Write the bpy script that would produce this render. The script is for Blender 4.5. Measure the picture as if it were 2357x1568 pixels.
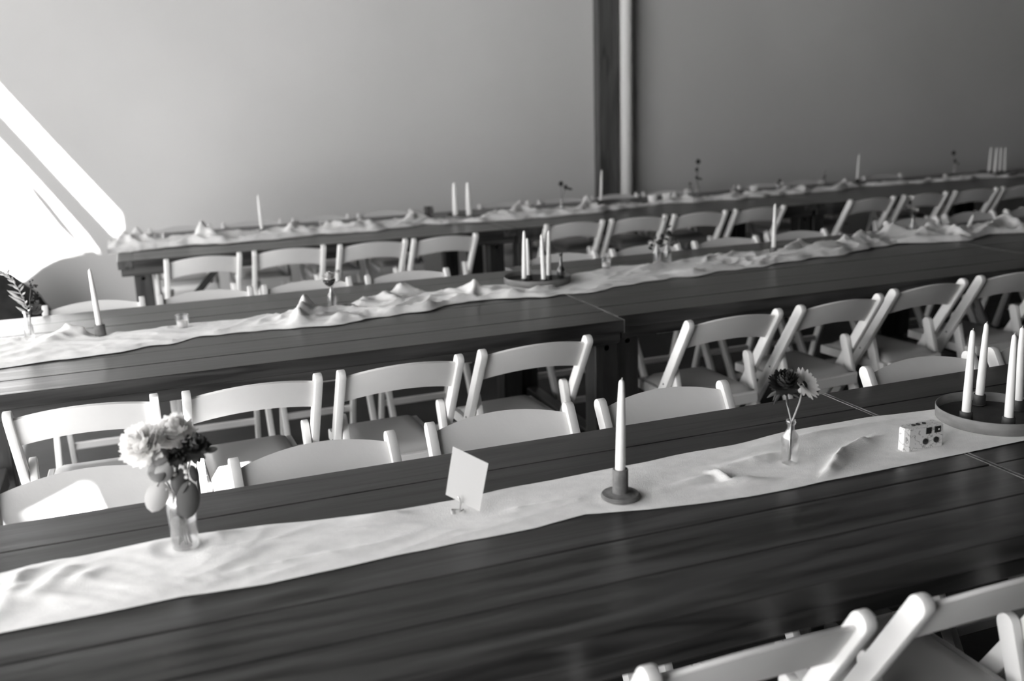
import bpy, bmesh, math, random
from mathutils import Vector, Matrix, noise
from mathutils.geometry import tessellate_polygon

for o in list(bpy.data.objects): bpy.data.objects.remove(o, do_unlink=True)
scene = bpy.context.scene
COL = scene.collection
random.seed(7)

# ------------------------------------------------------------------ camera
W, H, F = 2357.0, 1568.0, 2292.0
YAW, PITCH, ROLL = 0.352044363, 0.247074675, -0.0330965862
TZ = 0.76                      # table top height
CAM = Vector((0, 0, TZ + 0.88))
_f = Vector((math.sin(YAW)*math.cos(PITCH), math.cos(YAW)*math.cos(PITCH), -math.sin(PITCH)))
_r = Vector((math.cos(YAW), -math.sin(YAW), 0)); _u = _r.cross(_f)
RT = math.cos(ROLL)*_r + math.sin(ROLL)*_u
UP = -math.sin(ROLL)*_r + math.cos(ROLL)*_u
FW = _f
cam_d = bpy.data.cameras.new('camera'); cam = bpy.data.objects.new('camera', cam_d); COL.objects.link(cam)
m = Matrix.Identity(4)
for i in range(3):
    m[i][0], m[i][1], m[i][2], m[i][3] = RT[i], UP[i], -FW[i], CAM[i]
cam.matrix_world = m
cam_d.sensor_width = 36; cam_d.lens = 36*F/W; cam_d.clip_start = 0.05; cam_d.clip_end = 200
cam_d.dof.use_dof = True; cam_d.dof.focus_distance = 2.75; cam_d.dof.aperture_fstop = 2.2
scene.camera = cam

def ray(px, py): return FW*F + RT*(px-W/2) - UP*(py-H/2)
def PZ(px, py, z=TZ):          # pixel -> point on the horizontal plane z
    d = ray(px, py); t = (z-CAM.z)/d.z; return CAM + d*t
def PY(px, py, y):             # pixel -> point on the vertical plane y
    d = ray(px, py); return CAM + d*((y-CAM.y)/d.y)

# ------------------------------------------------------------------ light
SUN_DIR = Vector((0.5, 0.5, -0.705)).normalized()
world = bpy.data.worlds.new('world'); scene.world = world; world.use_nodes = True
bg = world.node_tree.nodes['Background']; bg.inputs[0].default_value = (1, 0.995, 0.99, 1); bg.inputs[1].default_value = 1.0
sd = bpy.data.lights.new('sun', 'SUN'); sd.energy = 10.0; sd.angle = math.radians(0.53)
sun = bpy.data.objects.new('sun', sd); COL.objects.link(sun)
sun.rotation_euler = SUN_DIR.to_track_quat('-Z', 'Y').to_euler(); sun.location = (-8, -6, 10)
XL = -2.5                      # open left side of the hall
pd = bpy.data.lights.new('doorway_portal', 'AREA'); pd.shape = 'RECTANGLE'; pd.size = 3.7; pd.size_y = 7.1
pd.cycles.is_portal = True
po = bpy.data.objects.new('doorway_portal', pd); COL.objects.link(po)
po.location = (XL-0.02, 2.05, 1.85); po.rotation_euler = (0, math.radians(-90), 0)
vs = scene.view_settings
vs.view_transform = 'Standard'; vs.look = 'None'; vs.exposure = 2.95; vs.gamma = 1.0; vs.use_curve_mapping = False

# ------------------------------------------------------------------ materials
def mat(name, col, rough=0.5, spec=0.5, **kw):
    mt = bpy.data.materials.new(name); mt.use_nodes = True
    b = mt.node_tree.nodes['Principled BSDF']
    c = (col, col*0.992, col*0.984) if not isinstance(col, tuple) else col
    b.inputs['Base Color'].default_value = (*c, 1); b.inputs['Roughness'].default_value = rough
    b.inputs['Specular IOR Level'].default_value = spec
    for k, v in kw.items(): b.inputs[k.replace('_', ' ')].default_value = v
    return mt
def nodes(mt): return mt.node_tree.nodes, mt.node_tree.links, mt.node_tree.nodes['Principled BSDF']
def noisy(mt, c0, c1, scale=(8, 8, 8), detail=4, bump=0.0, bscale=None, coord='Object', lo=0.35, hi=0.65):
    n, l, b = nodes(mt)
    tc = n.new('ShaderNodeTexCoord'); mp = n.new('ShaderNodeMapping'); mp.inputs['Scale'].default_value = scale
    nz = n.new('ShaderNodeTexNoise'); nz.inputs['Scale'].default_value = 1; nz.inputs['Detail'].default_value = detail
    cr = n.new('ShaderNodeValToRGB'); cr.color_ramp.elements[0].position = lo; cr.color_ramp.elements[1].position = hi
    cr.color_ramp.elements[0].color = (c0, c0*.992, c0*.984, 1); cr.color_ramp.elements[1].color = (c1, c1*.992, c1*.984, 1)
    l.new(tc.outputs[coord], mp.inputs[0]); l.new(mp.outputs[0], nz.inputs[0]); l.new(nz.outputs[0], cr.inputs[0]); l.new(cr.outputs[0], b.inputs['Base Color'])
    if bump:
        bp = n.new('ShaderNodeBump'); bp.inputs['Strength'].default_value = bump; bp.inputs['Distance'].default_value = 0.01
        if bscale:
            nb = n.new('ShaderNodeTexNoise'); nb.inputs['Scale'].default_value = bscale; nb.inputs['Detail'].default_value = 3
            l.new(tc.outputs[coord], nb.inputs[0]); l.new(nb.outputs[0], bp.inputs['Height'])
        else: l.new(nz.outputs[0], bp.inputs['Height'])
        l.new(bp.outputs[0], b.inputs['Normal'])
    return mt
def wood(name, c0, c1, rough, axis=0):
    mt = mat(name, c1, rough, 0.5); n, l, b = nodes(mt)
    tc = n.new('ShaderNodeTexCoord'); oi = n.new('ShaderNodeObjectInfo')
    add = n.new('ShaderNodeVectorMath'); add.operation = 'ADD'
    mul = n.new('ShaderNodeVectorMath'); mul.operation = 'SCALE'; mul.inputs[3].default_value = 37.0
    cmb = n.new('ShaderNodeCombineXYZ')
    for i in range(3): l.new(oi.outputs['Random'], cmb.inputs[i])
    l.new(cmb.outputs[0], mul.inputs[0]); l.new(tc.outputs['Object'], add.inputs[0]); l.new(mul.outputs[0], add.inputs[1])
    mp = n.new('ShaderNodeMapping'); mp.inputs['Scale'].default_value = (1.1, 14, 14) if axis == 0 else ((14, 1.1, 14) if axis == 1 else (14, 14, 1.1))
    l.new(add.outputs[0], mp.inputs[0])
    n1 = n.new('ShaderNodeTexNoise'); n1.inputs['Scale'].default_value = 1.6; n1.inputs['Detail'].default_value = 7; n1.inputs['Distortion'].default_value = 0.9
    l.new(mp.outputs[0], n1.inputs[0])
    mp2 = n.new('ShaderNodeMapping'); mp2.inputs['Scale'].default_value = (2.4, 9, 9) if axis == 0 else ((9, 2.4, 9) if axis == 1 else (9, 9, 2.4))
    l.new(add.outputs[0], mp2.inputs[0])
    vo = n.new('ShaderNodeTexVoronoi'); vo.inputs['Scale'].default_value = 0.75; l.new(mp2.outputs[0], vo.inputs[0])
    kn = n.new('ShaderNodeMapRange'); kn.inputs[1].default_value = 0.03; kn.inputs[2].default_value = 0.13; kn.inputs[3].default_value = 0.45; kn.inputs[4].default_value = 1
    l.new(vo.outputs[0], kn.inputs[0])
    cr = n.new('ShaderNodeValToRGB'); e = cr.color_ramp.elements
    e[0].position = 0.36; e[1].position = 0.66
    e[0].color = (c0, c0*.99, c0*.98, 1); e[1].color = (c1, c1*.99, c1*.98, 1)
    l.new(n1.outputs[0], cr.inputs[0])
    tint = n.new('ShaderNodeMapRange'); tint.inputs[3].default_value = 0.72; tint.inputs[4].default_value = 1.25; l.new(oi.outputs['Random'], tint.inputs[0])
    mm = n.new('ShaderNodeMath'); mm.operation = 'MULTIPLY'; l.new(tint.outputs[0], mm.inputs[0]); l.new(kn.outputs[0], mm.inputs[1])
    sc = n.new('ShaderNodeVectorMath'); sc.operation = 'SCALE'; l.new(cr.outputs[0], sc.inputs[0]); l.new(mm.outputs[0], sc.inputs[3])
    l.new(sc.outputs[0], b.inputs['Base Color'])
    rr = n.new('ShaderNodeMapRange'); rr.inputs[3].default_value = rough-0.07; rr.inputs[4].default_value = rough+0.12; l.new(n1.outputs[0], rr.inputs[0]); l.new(rr.outputs[0], b.inputs['Roughness'])
    bp = n.new('ShaderNodeBump'); bp.inputs['Strength'].default_value = 0.25; bp.inputs['Distance'].default_value = 0.004
    l.new(n1.outputs[0], bp.inputs['Height']); l.new(bp.outputs[0], b.inputs['Normal'])
    return mt
def glassmat(name, tint=0.95, rough=0.03):
    # thin-walled clear glass: a mix of see-through and reflection
    mt = bpy.data.materials.new(name); mt.use_nodes = True; n = mt.node_tree.nodes; l = mt.node_tree.links
    n.remove(n['Principled BSDF']); out = n['Material Output']
    tr = n.new('ShaderNodeBsdfTransparent'); tr.inputs[0].default_value = (tint, tint, tint, 1)
    gl = n.new('ShaderNodeBsdfGlossy'); gl.inputs['Roughness'].default_value = rough; gl.inputs[0].default_value = (1, 1, 1, 1)
    lw = n.new('ShaderNodeLayerWeight'); lw.inputs[0].default_value = 0.35
    mr = n.new('ShaderNodeMapRange'); mr.inputs[3].default_value = 0.06; mr.inputs[4].default_value = 0.7
    mx = n.new('ShaderNodeMixShader'); l.new(lw.outputs['Facing'], mr.inputs[0]); l.new(mr.outputs[0], mx.inputs[0])
    l.new(tr.outputs[0], mx.inputs[1]); l.new(gl.outputs[0], mx.inputs[2]); l.new(mx.outputs[0], out.inputs[0])
    return mt

M = {}
M['chair'] = noisy(mat('white_painted_wood', 0.8, 0.42, 0.45), 0.74, 0.84, (3, 3, 3), 5, 0.05, 60)
M['seat'] = mat('white_vinyl', 0.46, 0.4, 0.5)
M['screw'] = mat('dark_steel', 0.12, 0.4, 0.5, Metallic=0.8)
M['bolt'] = mat('bright_steel', 0.6, 0.3, 0.5, Metallic=0.8)
M['wood'] = wood('dark_stained_wood', 0.012, 0.062, 0.31, 0)
M['woody'] = wood('dark_stained_wood_cross', 0.022, 0.075, 0.36, 1)
M['worn'] = noisy(mat('worn_wood_edge', .3, .6, .3), .06, .26, (6, 9, 9), 4)
M['woodz'] = wood('dark_stained_wood_upright', 0.016, 0.05, 0.5, 2)
M['post'] = wood('dark_post_wood', 0.05, 0.11, 0.6, 2)
M['cloth'] = noisy(mat('off_white_gauze', 0.88, 0.85, 0.15, Sheen_Weight=0.3), 0.84, 0.90, (40, 40, 40), 3, 0.25, 420)
M['wax'] = mat('white_wax', 0.86, 0.38, 0.5, Subsurface_Weight=0.15, Subsurface_Radius=(0.01, 0.01, 0.01))
M['wick'] = mat('wick', 0.55, 0.9)
M['clay'] = noisy(mat('dark_clay', 0.16, 0.75, 0.3), 0.12, 0.19, (30, 30, 30), 4, 0.2, 80)
M['tray'] = noisy(mat('dark_tray', 0.05, 0.55, 0.4), 0.035, 0.06, (20, 20, 20), 4, 0.1, 90)
M['trayrim'] = noisy(mat('grey_tray_rim', 0.2, 0.6, 0.4), 0.16, 0.23, (14, 14, 40), 4, 0.1, 90)
M['card'] = mat('white_card', 0.9, 0.6, 0.3)
M['glass'] = glassmat('clear_glass', 0.95)
M['smoke'] = glassmat('smoked_glass', 0.55)
M['stem'] = mat('stem_green_grey', 0.12, 0.6)
M['stemlight'] = mat('stem_pale', 0.34, 0.6)
def petalmat(name, c):         # thin petals let light through
    mt = bpy.data.materials.new(name); mt.use_nodes = True; n = mt.node_tree.nodes; l = mt.node_tree.links; n.remove(n['Principled BSDF'])
    d = n.new('ShaderNodeBsdfDiffuse'); t = n.new('ShaderNodeBsdfTranslucent'); mx = n.new('ShaderNodeMixShader'); mx.inputs[0].default_value = .42
    for q in (d, t): q.inputs[0].default_value = (c, c*.992, c*.984, 1)
    l.new(d.outputs[0], mx.inputs[1]); l.new(t.outputs[0], mx.inputs[2]); l.new(mx.outputs[0], n['Material Output'].inputs[0]); return mt
M['petal'] = petalmat('white_petal', 0.93)
M['petalpale'] = mat('pale_petal', 0.7, 0.65, 0.2)
M['cream'] = mat('white_glaze', 0.85, 0.5, 0.4)
M['petalgrey'] = mat('grey_petal', 0.5, 0.65, 0.2)
M['petaldark'] = mat('dark_petal', 0.045, 0.7, 0.2)
M['petalmid'] = mat('mid_dark_petal', 0.11, 0.7, 0.2)
M['leaf'] = mat('grey_leaf', 0.33, 0.55, 0.3)
M['leafpale'] = petalmat('pale_leaf', 0.7)
M['leafdark'] = mat('dark_leaf', 0.07, 0.5, 0.3)
M['grass'] = mat('dry_grass', 0.45, 0.8, 0.2)
M['black'] = mat('black_plastic', 0.02, 0.35, 0.5)
M['wall'] = noisy(mat('white_wall_fabric', 0.76, 0.8, 0.2), 0.73, 0.78, (0.8, 0.8, 0.8), 3, 0.03, 9)
M['whitepost'] = mat('white_post_paint', 0.85, 0.6, 0.3)
M['dark_int'] = mat('dark_timber', 0.07, 0.8, 0.2)
M['ceil'] = mat('ceiling_timber', 0.05, 0.8, 0.2)
M['floor'] = noisy(mat('grey_floor', 0.03, 0.7, 0.3), 0.02, 0.04, (3, 3, 3), 5, 0.1, 30)
M['ground'] = noisy(mat('pale_gravel', 0.4, 0.95, 0.1), 0.33, 0.45, (6, 6, 6), 6, 0.3, 60)
M['bag'] = noisy(mat('dark_fabric', 0.035, 0.9, 0.1), 0.022, 0.05, (6, 6, 6), 4, 0.3, 30)
# printed paper wrap of the disposable camera: faint contour lines
def mapprint():
    mt = mat('printed_paper', 0.8, 0.5, 0.4); n, l, b = nodes(mt)
    tc = n.new('ShaderNodeTexCoord'); nz = n.new('ShaderNodeTexNoise'); nz.inputs['Scale'].default_value = 22; nz.inputs['Detail'].default_value = 3
    l.new(tc.outputs['Object'], nz.inputs[0])
    mu = n.new('ShaderNodeMath'); mu.operation = 'MULTIPLY'; mu.inputs[1].default_value = 9; l.new(nz.outputs[0], mu.inputs[0])
    fr = n.new('ShaderNodeMath'); fr.operation = 'FRACT'; l.new(mu.outputs[0], fr.inputs[0])
    cr = n.new('ShaderNodeValToRGB'); e = cr.color_ramp.elements; e[0].position = 0.0; e[0].color = (.25, .25, .245, 1); e[1].position = 0.2; e[1].color = (.8, .795, .79, 1)
    l.new(fr.outputs[0], cr.inputs[0]); l.new(cr.outputs[0], b.inputs['Base Color']); return mt
M['print'] = mapprint()

# ------------------------------------------------------------------ mesh helpers
def obj(name, bm, material, parent=None, smooth=False, loc=None):
    me = bpy.data.meshes.new(name)
    bmesh.ops.recalc_face_normals(bm, faces=bm.faces[:])
    bm.to_mesh(me); bm.free(); me.materials.append(M[material] if isinstance(material, str) else material)
    if smooth:
        for p in me.polygons: p.use_smooth = True
        if smooth == 'auto': me.set_sharp_from_angle(angle=math.radians(40))
    o = bpy.data.objects.new(name, me); COL.objects.link(o)
    if parent is not None: o.parent = parent
    if loc is not None: o.location = loc
    return o
def tag(o, label=None, cat=None, group=None, kind=None):
    if label: o['label'] = label
    if cat: o['category'] = cat
    if group: o['group'] = group
    if kind: o['kind'] = kind
    return o
def thing(name, label, cat, loc=(0, 0, 0), rz=0.0, group=None):
    o = bpy.data.objects.new(name, None); COL.objects.link(o); o.empty_display_size = 0.05
    o.location = loc; o.rotation_euler = (0, 0, rz); return tag(o, label, cat, group)
def box(bm, x0, x1, y0, y1, z0, z1, bevel=0.0):
    r = bmesh.ops.create_cube(bm, size=1.0)
    bmesh.ops.scale(bm, vec=(x1-x0, y1-y0, z1-z0), verts=r['verts'])
    bmesh.ops.translate(bm, vec=((x0+x1)/2, (y0+y1)/2, (z0+z1)/2), verts=r['verts'])
    if bevel:
        es = list({e for v in r['verts'] for e in v.link_edges})
        bmesh.ops.bevel(bm, geom=es, offset=bevel, segments=1, affect='EDGES', profile=0.5)
    return bm
def boxm(*a, bevel=0.0): return box(bmesh.new(), *a, bevel=bevel)
def lathe(bm, prof, n=24, c=(0, 0, 0), cap=True):
    rings = []
    for r, z in prof:
        rings.append([bm.verts.new((c[0]+r*math.cos(2*math.pi*i/n), c[1]+r*math.sin(2*math.pi*i/n), c[2]+z)) for i in range(n)])
    for a, b in zip(rings, rings[1:]):
        for i in range(n): bm.faces.new((a[i], a[(i+1) % n], b[(i+1) % n], b[i]))
    if cap:
        bm.faces.new(rings[0]); bm.faces.new(rings[-1])
    return bm
def tube(bm, pts, rad, n=8, cap=True):
    pts = [Vector(p) for p in pts]; rings = []
    for i, p in enumerate(pts):
        t = (pts[min(i+1, len(pts)-1)] - pts[max(i-1, 0)]).normalized()
        a = t.orthogonal().normalized() if i == 0 else (a - t*a.dot(t)).normalized()
        b = t.cross(a); r = rad[i] if isinstance(rad, (list, tuple)) else rad
        rings.append([bm.verts.new(p + a*r*math.cos(2*math.pi*k/n) + b*r*math.sin(2*math.pi*k/n)) for k in range(n)])
    for A, B in zip(rings, rings[1:]):
        for k in range(n): bm.faces.new((A[k], A[(k+1) % n], B[(k+1) % n], B[k]))
    if cap: bm.faces.new(rings[0]); bm.faces.new(rings[-1])
    return bm
def capsule_beam(bm, p0, p1, w, x0, x1, round0=False, round1=True, bevel=0.003, seg=8):
    """plank lying in a y-z plane from p0 to p1 (y,z), width w, extruded from x0 to x1, rounded ends"""
    a = Vector((p0[0], p0[1])); b = Vector((p1[0], p1[1])); d = (b-a).normalized(); nrm = Vector((-d.y, d.x)); pts = []
    def cap(c, dr, rnd):
        if rnd:
            for i in range(seg+1):
                t = math.pi*(i/seg) - math.pi/2
                pts.append(c - dr*(w/2)*(1-math.cos(t)) + nrm_s*(w/2)*math.sin(t)) if False else pts.append(c + dr*((w/2)*math.cos(t)-(w/2)) + nrm_s*(w/2)*math.sin(t))
        else: pts.extend([c - nrm_s*w/2, c + nrm_s*w/2])
    nrm_s = nrm; cap(b, d, round1)
    nrm_s = -nrm; cap(a, -d, round0)
    v0 = [bm.verts.new((x0, p.x, p.y)) for p in pts]; v1 = [bm.verts.new((x1, p.x, p.y)) for p in pts]; n = len(pts)
    f0 = bm.faces.new(v0); f1 = bm.faces.new(v1[::-1])
    for i in range(n): bm.faces.new((v0[i], v1[i], v1[(i+1) % n], v0[(i+1) % n]))
    if bevel:
        es = [e for f in (f0, f1) for e in f.edges]
        bmesh.ops.bevel(bm, geom=es, offset=bevel, segments=2, affect='EDGES', profile=0.5)
    return bm
def copy_tree(o, parent=None):
    c = o.copy(); COL.objects.link(c); c.parent = parent
    for ch in o.children: copy_tree(ch, c)
    return c
def polywall(bm, outer, holes, fn, thick):
    """flat panel in (u,v) with holes, cut into trapezoid slabs; fn maps (u,v)->xyz; thick = offset vector"""
    loops = [outer]+holes; edges = []
    for lp in loops: edges += [(a, b) if a[1] < b[1] else (b, a) for a, b in zip(lp, lp[1:]+lp[:1]) if abs(a[1]-b[1]) > 1e-9]
    vsv = sorted({round(p[1], 6) for lp in loops for p in lp})
    at = lambda e, v: e[0][0] + (e[1][0]-e[0][0])*(v-e[0][1])/(e[1][1]-e[0][1])
    for v0, v1 in zip(vsv, vsv[1:]):
        if v1-v0 < 1e-5: continue
        mid = (v0+v1)/2; es = sorted((e for e in edges if e[0][1] < mid < e[1][1]), key=lambda e: at(e, mid))
        for ea, eb in zip(es[0::2], es[1::2]):
            q = [(at(ea, v0), v0), (at(eb, v0), v0), (at(eb, v1), v1), (at(ea, v1), v1)]
            A = [bm.verts.new(Vector(fn(*p))) for p in q]; B = [bm.verts.new(Vector(fn(*p))+thick) for p in q]
            bm.faces.new(A); bm.faces.new(B[::-1])
            for k in range(4): bm.faces.new((A[k], A[(k+1) % 4], B[(k+1) % 4], B[k]))
    return bm

# ------------------------------------------------------------------ the setting
YW = 8.3; YB = -4.5; XR = 13.5; ZC = 4.8
def struct(name, bm, material, label, smooth=False):
    o = obj(name, bm, material, None, smooth); return tag(o, label, None, None, 'structure')
struct('floor', boxm(XL-.1, XR, YB, YW, -0.1, 0.0), 'floor', 'grey floor under the long tables')
struct('ground', boxm(-40, XL-.1, -30, 30, -0.14, -0.02), 'ground', 'pale sunlit ground outside the open left side')
# back wall: a grid with a faint waviness of hung fabric
bm = bmesh.new(); nx, nz = 120, 40; gv = []
for i in range(nx+1):
    row = []
    for j in range(nz+1):
        x = XL + (XR-XL)*i/nx; z = ZC*j/nz
        w = 0.012*noise.noise((x*0.9, 0.3, z*0.35)) + 0.03*max(0, 1-z/0.9)*max(0, 1-abs(x+0.4)/1.2)*noise.noise((x*5+z*2.5, 2, z*1.5))
        row.append(bm.verts.new((x, YW+w, z)))
    gv.append(row)
for i in range(nx):
    for j in range(nz): bm.faces.new((gv[i][j], gv[i+1][j], gv[i+1][j+1], gv[i][j+1]))
r = bmesh.ops.extrude_face_region(bm, geom=bm.faces[:])
bmesh.ops.translate(bm, vec=(0, 0.08, 0), verts=[v for v in r['geom'] if isinstance(v, bmesh.types.BMVert)])
struct('wall_back', bm, 'wall', 'plain white wall behind the last row of tables', True)
struct('wall_right', boxm(XR, XR+.1, YB, YW, 0, ZC), 'dark_int', 'dark end wall to the right')
struct('wall_behind', boxm(XL, XR, YB-.1, YB, 0, ZC), 'dark_int', 'dark wall behind the viewer')
struct('ceiling', boxm(XL-.1, XR+.1, YB-.1, YW+.1, ZC, ZC+.1), 'ceil', 'dark timber ceiling')

# left side: a wide open bay under a header with cut sun holes, then an unseen panel added to block light, with a
# slot and a lower opening; the outlines of these openings follow the sun back from the patches it makes indoors
BAY = (-1.5, 5.6); HB = 2.6; HN = 3.7; HD = 4.3
struct('wall_left_solid', boxm(XL-.08, XL, YB, BAY[0], 0, HN), 'dark_int', 'unseen dark part of the left wall beside the viewer, added to cut front light')  # unseen wall part, added to keep light off camera-facing surfaces
for k_, yy in enumerate((BAY[0]+.06, BAY[1]-.06)):
    struct('trim_%d' % (k_+3), boxm(XL-.10, XL+.02, yy-.06, yy+.06, 0, HB, bevel=.004), 'post', 'timber post of the open left side')
def back_to_left(p): q = p - SUN_DIR*((p.x-XL)/SUN_DIR.x); return (q.y, q.z)
slot = [(-200, -15), (0, 188), (120, 318), (282, 490), (287, 520), (266, 546), (180, 455), (60, 326), (0, 262), (-200, 45)]
low_opening = [(-200, 105), (0, 315), (62, 380), (130, 455), (205, 540), (240, 588), (212, 572), (140, 592), (95, 612), (40, 660), (-20, 720), (-200, 735)]
sliver = [(66, 402), (120, 460), (200, 560), (206, 575), (150, 520), (95, 450)]
yF1 = 2.44
gaps = []
gaps.append([back_to_left(PY(*p, yF1)) for p in [(180, 1098), (192, 1098), (262, 1184), (88, 1206)]])
gaps.append([back_to_left(PZ(*p, 0.46)) for p in [(476, 1080), (572, 1062), (582, 1074), (560, 1108), (486, 1116)]])
bm = bmesh.new()
polywall(bm, [(YB, HN), (0.4, HN), (0.4, HB), (BAY[1], HB), (BAY[1], ZC), (YB, ZC)], gaps, lambda u, v: (XL, u, v), Vector((-.02, 0, 0)))
struct('wall_left', bm, 'dark_int', 'unseen header wall above the open left side, holes cut to place sun patches')  # unseen header; its small holes only let the sun patches through
bm = bmesh.new(); clip = lambda lp: [(min(max(u, BAY[1]+.05), YW-.03), min(max(v, .03), HD+.3)) for u, v in lp]
polywall(bm, [(BAY[1], 0), (YW, 0), (YW, ZC), (BAY[1], ZC)], [clip([back_to_left(PY(*p, YW)) for p in lp]) for lp in (slot, low_opening)], lambda u, v: (XL, u, v), Vector((-.02, 0, 0)))
struct('wall_left_blocker', bm, 'dark_int', 'unseen left wall panel added to block light, openings cut for sun patches')  # unseen panel added to block skylight, cut open where sun must pass
bm = bmesh.new(); polywall(bm, [back_to_left(PY(*p, YW)) for p in sliver], [], lambda u, v: (XL-.03, u, v), Vector((-.02, 0, 0)))
struct('shade_strip', bm, 'dark_int', 'unseen strip added to shade a sliver of the lower sun patch')  # unseen strip added to cast a thin shadow inside the sun patch
# dark post, and a bright strip built as a pole, rounded to catch left light
yP = YW-0.12
xa, xb, xc = PY(1379, 300, yP).x, PY(1426, 300, yP).x, PY(1451, 300, yP).x
struct('trim_1', boxm(xa, xb, yP, YW-.015, 0, ZC-.005, bevel=0.006), 'post', 'dark wooden post standing against the white wall')
bm = bmesh.new(); rp = (xc-xb)/2; lathe(bm, [(rp, 0), (rp, ZC-.005)], 28, (xb+rp, yP-.03, 0))
struct('trim_2', bm, 'whitepost', 'bright strip beside the dark post, built as a white round pole', 'auto')

# ------------------------------------------------------------------ tables
def table(label, x0, x1, y0, y1, nplank, bread=False, group=None, inset=.06, brace=False):
    cx, cy = (x0+x1)/2, (y0+y1)/2; L = x1-x0; Wd = y1-y0
    t = thing('farm_table', label, 'table', (cx, cy, 0), 0, group)
    hx, hy = L/2, Wd/2; pw = Wd/nplank; e = 0.085 if bread else 0.0
    me = None
    for i in range(nplank):
        y = -hy + pw*i
        if me is None:
            o = obj('plank', boxm(-hx+e+.001, hx-e-.001, -pw/2+.0016, pw/2-.0016, -.05, 0, bevel=0.002), 'wood', t)
            me = o.data
        else:
            o = bpy.data.objects.new('plank', me); COL.objects.link(o); o.parent = t
        o.location = (0, y+pw/2, TZ + random.uniform(-.0012, 0))
    if bread:
        for s in (-1, 1):
            obj('end_board', boxm(s*(hx-e/2)-e/2+.001, s*(hx-e/2)+e/2-.001, -hy, hy, TZ-.05, TZ, bevel=0.002), 'woody', t)
    za, zb = TZ-.05, 0.668
    for s in (-1, 1):
        obj('apron', boxm(-hx+.016, hx-.016, s*(hy-.0205)-.0125, s*(hy-.0205)+.0125, zb, za, bevel=.002), 'wood', t)
        obj('end_apron', boxm(s*(hx-inset+.02)-.0125, s*(hx-inset+.02)+.0125, -hy+.06, hy-.06, zb, za), 'woody', t)
        for q in (-1, 1):
            lg = obj('leg', boxm(s*(hx-inset)-.05, s*(hx-inset)+.05, q*(hy-.088)-.05, q*(hy-.088)+.05, 0.002, za, bevel=.004), 'woodz', t)
            bmb = bmesh.new(); lathe(bmb, [(.011, 0), (.011, .004), (.006, .009)], 10)
            bmesh.ops.rotate(bmb, cent=(0, 0, 0), matrix=Matrix.Rotation(math.radians(90*q), 3, 'X'), verts=bmb.verts[:])
            bmesh.ops.translate(bmb, vec=(s*(hx-inset), q*(hy-.088+.05), .645), verts=bmb.verts[:])
            obj('bolt', bmb, 'bolt', lg)
        if brace and s < 0:
            br = bmesh.new(); tube(br, [(s*(hx-inset), 0, .10), (s*(hx-.66), 0, .66)], .03, 4); obj('brace', br, 'woodz', t)
        obj('end_rail', boxm(s*(hx-inset)-.03, s*(hx-inset)+.03, -hy+.17, hy-.17, .08, .16, bevel=.003), 'woody', t)
    if not bread:              # the end grain edges are worn pale
        for s in (-1, 1): obj('worn_edge', boxm(s*(hx-.0005)-.0012, s*(hx-.0005)+.0012, -hy+.001, hy-.001, TZ-.052, TZ+.0004), 'worn', t)
    obj('center_rail', boxm(-hx+.14, hx-.14, -.02, .02, .645, .705), 'wood', t)
    return t
T1 = (1.34, 2.27); T2 = (3.375, 4.63); T3 = (6.05, 7.24)
G = 'long dark farm tables'
table('long dark wooden table in the foreground, left of the joint by the bud vase', -0.66, 1.780, *T1, 6, group=G)
table('dark wooden table in the foreground at right, under the round tray', 1.792, 4.23, *T1, 6, group=G)
table('dark wooden table in the second row, left of the joint by the candle tray', -0.74, 1.708, *T2, 7, group=G)
table('dark wooden table in the second row, just right of the joint', 1.714, 4.115, T2[0]+.07, T2[1]+.10, 7, group=G)
table('dark wooden table in the second row running off the right edge', 4.122, 6.56, T2[0]+.09, T2[1]+.12, 7, group=G)
table('dark wooden table in the back row whose left end is in view', -0.157, 2.283, *T3, 7, True, group=G, inset=.13, brace=True)
table('dark wooden table in the back row below the dark post', 2.290, 4.615, *T3, 7, True, group=G)
table('dark wooden table in the back row, second from the right edge', 4.622, 7.06, *T3, 7, True, group=G)
table('dark wooden table in the back row at the right edge', 7.067, 9.5, *T3, 7, True, group=G)

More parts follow.
